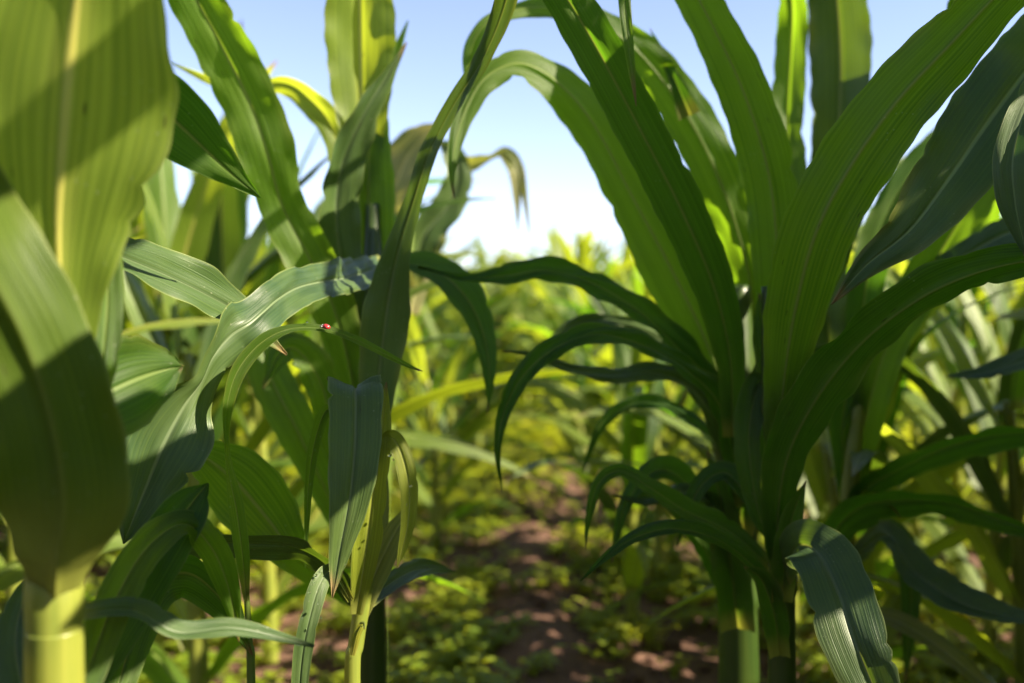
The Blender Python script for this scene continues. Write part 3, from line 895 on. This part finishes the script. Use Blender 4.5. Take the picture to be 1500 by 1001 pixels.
def free(x, y):
    if (-0.40 < x < 0.16 and y < 3.3) or (-0.34 < x < 0.24 and y < 6.5):
        return False                       # the weedy gap between the two near rows
    if x > 0.66 and y < 3.4 and noise.noise(Vector((x * 5.1, y * 4.3, 2.8))) > -0.25:
        return False
    if 0.40 < x < 3.4 and 2.4 < y < 6.2 and noise.noise(Vector((x * 3.1, y * 2.3, 8.8))) > -0.36:
        return False                       # thin stand on the right, open ground with weeds
    px = 750 + F * x / y
    if y < 1.05 and -150 < px < 1800:
        return False                       # room of the near plants built above
    if abs(x) < 0.5 and y < 1.55 and 480 < px < 1120:
        return False
    return True


def zone(x, y):
    px = 750 + F * x / y
    return 'left of the tall leafy plant' if px < 500 else ('beyond the weedy gap' if px < 1060 else 'behind the big right plant')


# hand set middle-distance plants, then the rows
mid = [
    (0, 640, 2.35, .80, 'blurred corn plant with a thin upright stalk in the left row at the gap'),
    (1, 925, 1.72, .78, 'blurred corn plant with a thick stalk left of the big right hand plant'),
    (2, 868, 2.55, .76, 'blurred corn plant standing in the right row beside the weedy gap'),
    (3, 1452, 1.55, 1.0, 'sunlit corn plant with a pale stalk near the right edge'),
    (4, 290, 1.22, 1.02, 'sunlit blurred corn plant between the near left plant and the tall one'),
    (5, 395, 1.62, 1.0, 'blurred corn plant with bright arching leaves left of the tall plant'),
    (1, 205, 1.75, 1.05, 'blurred corn plant close beside the large left leaf'),
    (5, 222, 1.55, 1.22, 'bright blurred corn plant in the sky gap just right of the large left leaf'),
    (3, 318, 2.0, 1.3, 'blurred corn plant between the narrow dark leaf tip and the tall plant'),
    (0, 130, 2.3, 1.35, 'blurred tall corn plant seen behind the edge of the large left leaf'),
    (4, 452, 2.6, 1.3, 'blurred corn plant seen close behind the tall plant on its left'),
    (5, 1300, 2.3, 1.15, 'blurred corn plant seen between the big right plant and the slim one'),
    (2, 1400, 1.9, 1.15, 'blurred corn plant seen behind the dark waxy leaf on the right'),
    (4, 1500, 2.4, 1.25, 'blurred corn plant cut by the right edge behind the dark leaf'),
    (1, 662, 3.0, .9, 'blurred corn plant just right of the thin upright stalk beside the gap'),
    (5, 852, 3.3, .95, 'blurred corn plant on the right border of the gap, behind the arching leaves'),
    (0, 905, 3.7, 1.0, 'blurred corn plant behind the arching leaves left of the big plant'),
    (2, 965, 3.0, .95, 'blurred corn plant seen through the arching leaves beside the big stalk'),
    (3, 700, 3.7, .98, 'blurred corn plant in the middle of the gap, right of the thin upright stalk'),
    (5, 772, 6.0, 1.15, 'blurred far corn plant at the end of the weedy gap under the skyline'),
    (2, 600, 3.1, .95, 'blurred corn plant in the gap close right of the small sharp plant'),
    (4, 985, 2.2, .86, 'blurred corn plant seen just left of the big dark stalk'),
    (0, 1345, 2.0, .95, 'blurred corn plant between the slim right plant and the pale stalk'),
]
for i, (k, px, d, s, lab) in enumerate(mid):
    x = (px - 750) / F * d
    put_part(k, x, d, 1.3 * i + .4, s, lab, 'middle distance corn plants')

nind = len(mid)
far = []
midxy = [((px - 750) / F * d, d) for _, px, d, _, _ in mid]
cnt_part = 0
flat_proto = {}
for (x, y) in spots:
    if not free(x, y):
        continue
    if any((x - a) ** 2 + (y - b) ** 2 < 0.03 for a, b in midxy):
        continue
    if y < 3:
        midxy.append((x, y))
    s = rr.uniform(.88, 1.08) * (1.0 + 0.46 * min(1, max(0, (y - 2.5) / 4)))
    if abs(x) < 0.55 and y < 5:
        s *= 0.86
    k = rr.randrange(6)
    rz = rr.uniform(0, 6.28)
    if y < 4.6 and cnt_part < 110:
        zn = zone(x, y)
        put_part(k, x, y, rz, s, 'blurred young corn plant in the sunlit rows ' + zn, 'young corn plants in the rows ' + zn)
        cnt_part += 1
        nind += 1
    elif nind < 205:
        if k not in flat_proto:
            V, Fc, UV = merged(KINDS[k], False)
            o = mesh_obj('corn_plant', V, Fc, M_FIELD, None, UV)
            flat_proto[k] = o
        else:
            o = flat_proto[k].copy()
            COL.objects.link(o)
        o.location = (x, y, ground_z(x, y))
        o.rotation_euler = (0, 0, rz)
        o.scale = (s, s, s)
        zn = zone(x, y)
        tag(o, 'small distant corn plant far down the field ' + zn, 'corn plant', 'distant corn plants ' + zn)
        nind += 1
    else:
        far.append((x, y, rz, s, k))
# the rest of the field as one mass
lowd = [merged(sd_, True) for sd_ in KINDS]
lowd = [(np.array([tuple(v) for v in V]), Fc, np.array(UV)) for V, Fc, UV in lowd]
VV, FF, UU, off = [], [], [], 0
for (x, y, rz, s, k) in far:
    V, Fc, UV = lowd[k]
    c, sn = math.cos(rz) * s, math.sin(rz) * s
    q = np.stack([V[:, 0] * c - V[:, 1] * sn + x, V[:, 0] * sn + V[:, 1] * c + y, V[:, 2] * s + ground_z(x, y)], 1)
    VV.append(q)
    UU.append(UV)
    FF += [tuple(a + off for a in f) for f in Fc]
    off += len(V)
fo = mesh_obj('far_corn_field', np.concatenate(VV).tolist(), FF, M_FIELD, None, np.concatenate(UU))
tag(fo, 'mass of far corn rows at the end of the field under the sky', 'corn field', kind='stuff')

# unseen plants added right of and behind the camera, sized to throw shade
ptv = []
for t in protos:
    ptv.append(np.concatenate([np.array([tuple(v.co) for v in ch.data.vertices]) for ch in t.children]))


def intrudes(k, x, y, rz, s):
    """how many points of that plant would stand inside the picture"""
    c, sn = math.cos(rz) * s, math.sin(rz) * s
    V = ptv[k]
    X = V[:, 0] * c - V[:, 1] * sn + x
    Y = V[:, 0] * sn + V[:, 1] * c + y
    Z = V[:, 2] * s - CAM.z
    d = Y * FWD.y + Z * FWD.z
    u = Y * UPV.y + Z * UPV.z
    near = (X * X + Y * Y + Z * Z) < 0.012
    inside = (d > 0.03) & (np.abs(X) < d * np.where(Y > 0.45, 0.43, 0.535)) & (np.abs(u) < d * 0.365)
    return int(np.count_nonzero(inside | near))


orr = random.Random(OUT_SEED)
cand = []
for ix in range(-7, 12):
    for iy in range(-5, 6):
        x, y = 0.16 + ix * 0.27 + orr.uniform(-.09, .09), 0.30 - iy * 0.24  + orr.uniform(-.08, .08)
        cand.append((x, y, orr.random()))
for ix in range(3):
    for iy in range(6):                            # dense stand added outside the right edge to shade plant C
        cand.insert(0, (0.50 + ix * 0.13 + orr.uniform(-.03, .03), 0.22 + iy * 0.11 + ix * 0.07, 0.0))
LIT = [P(477, 477, .546), P(450, 420, .60), P(395, 455, .552), P(350, 480, .545), P(90, 905, .345), P(60, 830, .34), P(150, 60, .345), P(195, 190, .345), P(40, 80, .345), P(597, 700, .605), P(575, 645, .615),
       P(1275, 990, .55), P(1290, 1000, .55), P(575, 790, .625), P(330, 445, .565)]
LITN = np.array([tuple(q) for q in LIT])
SVN = np.array(tuple(sv))


def blocks_sun(k, x, y, rz, s):
    c, sn = math.cos(rz) * s, math.sin(rz) * s
    V = ptv[k]
    W = np.stack([V[:, 0] * c - V[:, 1] * sn + x, V[:, 0] * sn + V[:, 1] * c + y, V[:, 2] * s], 1)
    for q in LITN:
        r = W - q
        t = r @ SVN
        d2 = (r * r).sum(1) - t * t
        if np.any((t > 0) & (d2 < 0.022 ** 2)):
            return True
    return False


n_out = 0
for x, y, q in cand:
    if x * x + y * y < 0.05 or y > 1.25 or (y > 0 and abs(x) < y * 0.55) or (x < 0 and y > 0.5):
        continue
    right = x * 0.79 - y * 0.62 > 0.15
    if q > (RIGHT_DENS if right else 0.4):
        continue
    s = orr.uniform(1.4, 1.6) if right and y > 0.12 and x > 0.4 else orr.uniform(1.0, 1.2)
    k = orr.randrange(6)
    best = min((intrudes(k, x, y, a * 0.42, s) * 10 + blocks_sun(k, x, y, a * 0.42, s), a) for a in range(15))
    if best[0] > 0 or n_out > 85:
        continue
    put_part(k, x, y, best[1] * 0.42, s, 'tall unseen corn plant added beside or behind the camera to cast shade', 'unseen corn plants added for shade')
    n_out += 1
print('outside plants', n_out)


# ------------------------------------------------------------------ weeds
def oval_leaf(base, d, up, L, W):
    """a cupped oval leaf of 2 x 4 faces"""
    side = d.cross(up).normalized()
    nrm = side.cross(d).normalized()
    V, Fc = [], []
    prof = (0.10, 0.75, 1.0, 0.72, 0.06)
    for i, q in enumerate(prof):
        s = i / 4
        c = base + d * (L * s) + nrm * (-L * 0.25 * s * s)
        for t in (-1, 0, 1):
            V.append(c + side * (t * W * q * .5) + nrm * (abs(t) * W * 0.12))
    for i in range(4):
        for j in range(2):
            a = i * 3 + j
            Fc.append((a, a + 1, a + 4, a + 3))
    return V, Fc


def weed_data(seed):
    rg = random.Random(seed)
    V, Fc = [], []

    def add(v, f):
        o = len(V)
        V.extend(v)
        Fc.extend(tuple(a + o for a in q) for q in f)
    nb = rg.randint(2, 5)
    for b_ in range(nb):
        ph = rg.uniform(0, 6.28)
        ln = rg.uniform(.03, .085)
        tip = Vector((math.cos(ph) * ln * .8, math.sin(ph) * ln * .8, ln * rg.uniform(.35, 1.0)))
        mid_ = tip * .5 + Vector((0, 0, .006))
        v, f = tube_data([Vector((0, 0, -.01)), mid_, tip], [.0012, .0010, .0006], 4, False)
        add(v, f)
        for k in range(rg.randint(4, 7)):
            s = rg.uniform(.35, 1.0)
            c = mid_.lerp(tip, max(0, s * 2 - 1)) if s > .5 else mid_ * (s * 2)
            a = rg.uniform(0, 6.28)
            d = Vector((math.cos(a), math.sin(a), rg.uniform(.0, .55))).normalized()
            L = rg.uniform(.014, .030)
            v, f = oval_leaf(c + d * .004, d, Vector((0, 0, 1)), L, L * rg.uniform(.65, .9))
            add(v, f)
    return V, Fc


wk = [weed_data(300 + i) for i in range(7)]
wr = random.Random(77)
wspots = []


def weed_density(x, y):
    q = 0.5 + 0.9 * noise.noise(Vector((x * 2.6, y * 1.8, 7.7))) + 0.5 * noise.noise(Vector((x * 8, y * 6, 2.2)))
    if abs(x - 0.05) < 0.09 and y < 2.6:
        q -= 0.45                     # bare crest of the ridge
    if x < -0.05 and y < 3:
        q += 0.35
    if y > 3:
        q += 0.25
    q = max(0.05 if y > 2.8 else 0.13, (q - 0.08) * 1.25)
    return q


while len(wspots) < 9500:
    y = 1.0 + 8 * wr.random() ** 1.3
    x = wr.uniform(-1, 1) * (y * .56 + .2)
    if wr.random() < weed_density(x, y) * (0.75 + 0.25 * min(1, max(0, (y - 2.2) / 1.8))):
        wspots.append((x, y))
wspots.sort(key=lambda q: (q[0] - 0.05) ** 2 * 1.5 + q[1] ** 2)
WL = {True: 'small bright weed seedling on the shaded soil between the two near rows', False: 'small green weed seedling on the soil at the foot of the side rows'}
wproto = {}
VV, FF, off = [], [], 0
wnp = [(np.array([tuple(v) for v in V]), Fc) for V, Fc in wk]
for i, (x, y) in enumerate(wspots):
    k = wr.randrange(7)
    rz = wr.uniform(0, 6.28)
    s = wr.uniform(.55, 1.1) * (0.85 + 0.5 * min(1, max(0, (y - 2.2) / 2.5)))
    z = ground_z(x, y)
    if i < 280:
        if k not in wproto:
            o = mesh_obj('weed', wk[k][0], wk[k][1], M_WEED)
            wproto[k] = o
        else:
            o = wproto[k].copy()
            COL.objects.link(o)
        o.location = (x, y, z)
        o.rotation_euler = (wr.uniform(-.2, .2), wr.uniform(-.2, .2), rz)
        o.scale = (s, s, s)
        mid_gap = -0.2 < x < 0.28
        tag(o, WL[mid_gap], 'weed', 'weeds in the near gap' if mid_gap else 'weeds under the side rows')
    else:
        V, Fc = wnp[k]
        c, sn = math.cos(rz) * s, math.sin(rz) * s
        VV.append(np.stack([V[:, 0] * c - V[:, 1] * sn + x, V[:, 0] * sn + V[:, 1] * c + y, V[:, 2] * s + z], 1))
        FF += [tuple(a + off for a in f) for f in Fc]
        off += len(V)
wo = mesh_obj('weed_cover', np.concatenate(VV).tolist(), FF, M_WEED)
tag(wo, 'yellow green carpet of small weeds covering the soil further down the rows', 'weeds', kind='stuff')

# soil clods, one mass of crumbs
cr = random.Random(9)
VV, FF, off = [], [], 0
ico_v, ico_f = [], []
t_ = (1 + 5 ** .5) / 2
ico_v = [Vector(q).normalized() for q in [(-1, t_, 0), (1, t_, 0), (-1, -t_, 0), (1, -t_, 0), (0, -1, t_), (0, 1, t_), (0, -1, -t_), (0, 1, -t_), (t_, 0, -1), (t_, 0, 1), (-t_, 0, -1), (-t_, 0, 1)]]
ico_f = [(0, 11, 5), (0, 5, 1), (0, 1, 7), (0, 7, 10), (0, 10, 11), (1, 5, 9), (5, 11, 4), (11, 10, 2), (10, 7, 6), (7, 1, 8), (3, 9, 4), (3, 4, 2), (3, 2, 6), (3, 6, 8), (3, 8, 9), (4, 9, 5), (2, 4, 11), (6, 2, 10), (8, 6, 7), (9, 8, 1)]
for i in range(1500):
    y = 1.0 + 5 * cr.random() ** 1.6
    x = cr.uniform(-1, 1) * (y * .5 + .2)
    r = cr.choice((.004, .006, .006, .009, .014)) * cr.uniform(.7, 1.5)
    z = ground_z(x, y)
    sq = (cr.uniform(.7, 1.3), cr.uniform(.7, 1.3), cr.uniform(.5, .9))
    for v in ico_v:
        k = r * cr.uniform(.75, 1.2)
        VV.append((x + v.x * k * sq[0], y + v.y * k * sq[1], z + r * .2 + v.z * k * sq[2]))
    FF += [tuple(a + off for a in f) for f in ico_f]
    off += 12
so = mesh_obj('soil_crumbs', VV, FF, M_SOIL)
tag(so, 'crumbs and small clods of brown soil lying on the ground', 'soil', kind='stuff')


# ------------------------------------------------------------------ ladybird
def ellipsoid(c, ax, r, nu=20, nv=14, zmin=-1.0):
    """ax: three axis vectors; returns verts, faces of an ellipsoid cut below zmin (as a fraction)"""
    V, Fc = [], []
    for i in range(nv + 1):
        la = math.asin(zmin) + (math.pi / 2 - math.asin(zmin)) * i / nv
        for k in range(nu):
            lo = 2 * math.pi * k / nu
            V.append(c + ax[0] * (r[0] * math.cos(la) * math.cos(lo)) + ax[1] * (r[1] * math.cos(la) * math.sin(lo)) + ax[2] * (r[2] * math.sin(la)))
    for i in range(nv):
        for k in range(nu):
            a, b_ = i * nu + k, i * nu + (k + 1) % nu
            Fc.append((a, b_, b_ + nu, a + nu))
    Fc.append(tuple(range(nu))[::-1])
    return V, Fc


lc = P(477, 480.5, .5475)
tl_ = (P(470, 479.3, .5475) - P(490, 484, .5475)).normalized()       # towards the head, up the blade
sd3 = Vector((0, 1, 0.25)).cross(tl_)
upl = (Vector((0, -0.55, 0.84)))
upl = (upl - tl_ * upl.dot(tl_)).normalized()
lat = upl.cross(tl_).normalized()
AX = (tl_, lat, upl)
LBS = 0.72
LB = thing('ladybird', lc, 'tiny red ladybird with dark spots walking along the narrow arching grass blade', 'ladybird')
b0 = lc + upl * 0.0010
v, f = ellipsoid(b0 - tl_ * 0.0005, AX, (0.0031, 0.0025, 0.0022), 40, 26, -0.15)
spotdir = [(0.75, .0, .65), (0.35, .62, .70), (0.35, -.62, .70), (-.30, .40, .86), (-.30, -.40, .86), (-.72, .45, .5), (-.72, -.45, .5), (.05, .93, .35), (.05, -.93, .35)]
fm = []
for q in f:
    c = sum((v[a] for a in q), Vector()) / len(q) - (b0 - tl_ * 0.0005)
    n3 = Vector((c.dot(tl_) / .0031, c.dot(lat) / .0025, c.dot(upl) / .0022)).normalized()
    black = any(n3.dot(Vector(s).normalized()) > 0.972 for s in spotdir) or (abs(n3.y) < 0.03 and n3.z > 0.1)
    fm.append(1 if black else 0)
mesh_obj('wing_case', v, f, None, LB, base=lc, mats=[M_RED, M_BLACK], fmat=fm)
v, f = ellipsoid(b0 + tl_ * 0.0025 - upl * .0002, AX, (0.0010, 0.0017, 0.0012), 24, 14, -0.5)
pn = mesh_obj('pronotum', v, f, M_BLACK, LB, base=lc)
for s in (-1, 1):
    v, f = ellipsoid(b0 + tl_ * 0.0028 + lat * (s * .0011) + upl * .0002, AX, (0.0006, 0.0005, 0.0006), 12, 8, -0.9)
    mesh_obj('white_patch', v, f, M_WHITE, pn, base=lc)
v, f = ellipsoid(b0 + tl_ * 0.0036 - upl * .0005, AX, (0.0007, 0.0009, 0.0007), 18, 12, -0.9)
hd = mesh_obj('head', v, f, M_BLACK, LB, base=lc)
for s in (-1, 1):
    a = b0 + tl_ * 0.0040 + lat * (s * .0005) - upl * .0004
    v, f = tube_data([a, a + tl_ * .0006 + lat * (s * .0004) + upl * .0003, a + tl_ * .0010 + lat * (s * .0008)], [.00010, .00008, .00012], 6)
    mesh_obj('antenna', v, f, M_BLACK, hd, base=lc)
    for q in (-1, 0, 1):
        a = b0 + tl_ * (q * .0014 + .0006) + lat * (s * .0017) - upl * .0003
        v, f = tube_data([a, a + lat * (s * .0010) + upl * .0001 + tl_ * (q * .0003), a + lat * (s * .0015) - upl * .0009 + tl_ * (q * .0006)], [.00022, .00017, .00010], 6)
        mesh_obj('leg', v, f, M_BLACK, LB, base=lc)
v, f = ellipsoid(b0 - upl * .0002, AX, (0.0027, 0.0020, 0.0006), 20, 8, -0.95)
mesh_obj('body', v, f, M_BLACK, LB, base=lc)
LB.scale = (LBS, LBS, LBS)

# ------------------------------------------------------------------ dew drops
DEW = [
    (462, 843, .553, .0011, 'a'), (460, 852, .551, .0008, 'a'), (453, 868, .547, .0009, 'a'), (469, 838, .556, .0008, 'a'), (444, 905, .543, .0007, 'a'), (466, 884, .547, .0008, 'a'),
    (470, 905, .545, .0007, 'a'), (437, 945, .540, .0006, 'a'), (457, 856, .549, .0006, 'a'), (440, 960, .540, .0005, 'a'),
    (571, 667, .606, .0013, 'b'), (576, 674, .605, .0009, 'b'), (602, 712, .602, .0009, 'b'), (596, 739, .602, .0007, 'b'), (592, 748, .601, .0006, 'b'),
    (450, 472, .5465, .0006, 'c'), (613, 542.5, .549, .0006, 'c'),
]
DL = {'a': ('clear dew drop on the narrow arched leaf at the bottom edge', 'dew drops on the low arched leaf'),
      'b': ('clear dew drop on the curved bright yellow green leaf', 'dew drops on the curved bright leaf'),
      'c': ('clear dew drop on the ladybird\'s grass blade', 'dew drops on the grass blade')}
ZA = (Vector((1, 0, 0)), Vector((0, 1, 0)), Vector((0, 0, 1)))
dv, df = ellipsoid(Vector((0, 0, 0)), ZA, (1, 1, .85), 16, 10, -0.97)
dproto = None
for (px, py, d, r, k) in DEW:
    if dproto is None:
        o = dproto = mesh_obj('dew_drop', dv, df, M_WATER)
    else:
        o = dproto.copy()
        COL.objects.link(o)
    o.location = P(px, py, d)
    o.scale = (r, r, r)
    tag(o, DL[k][0], 'dew drop', DL[k][1])
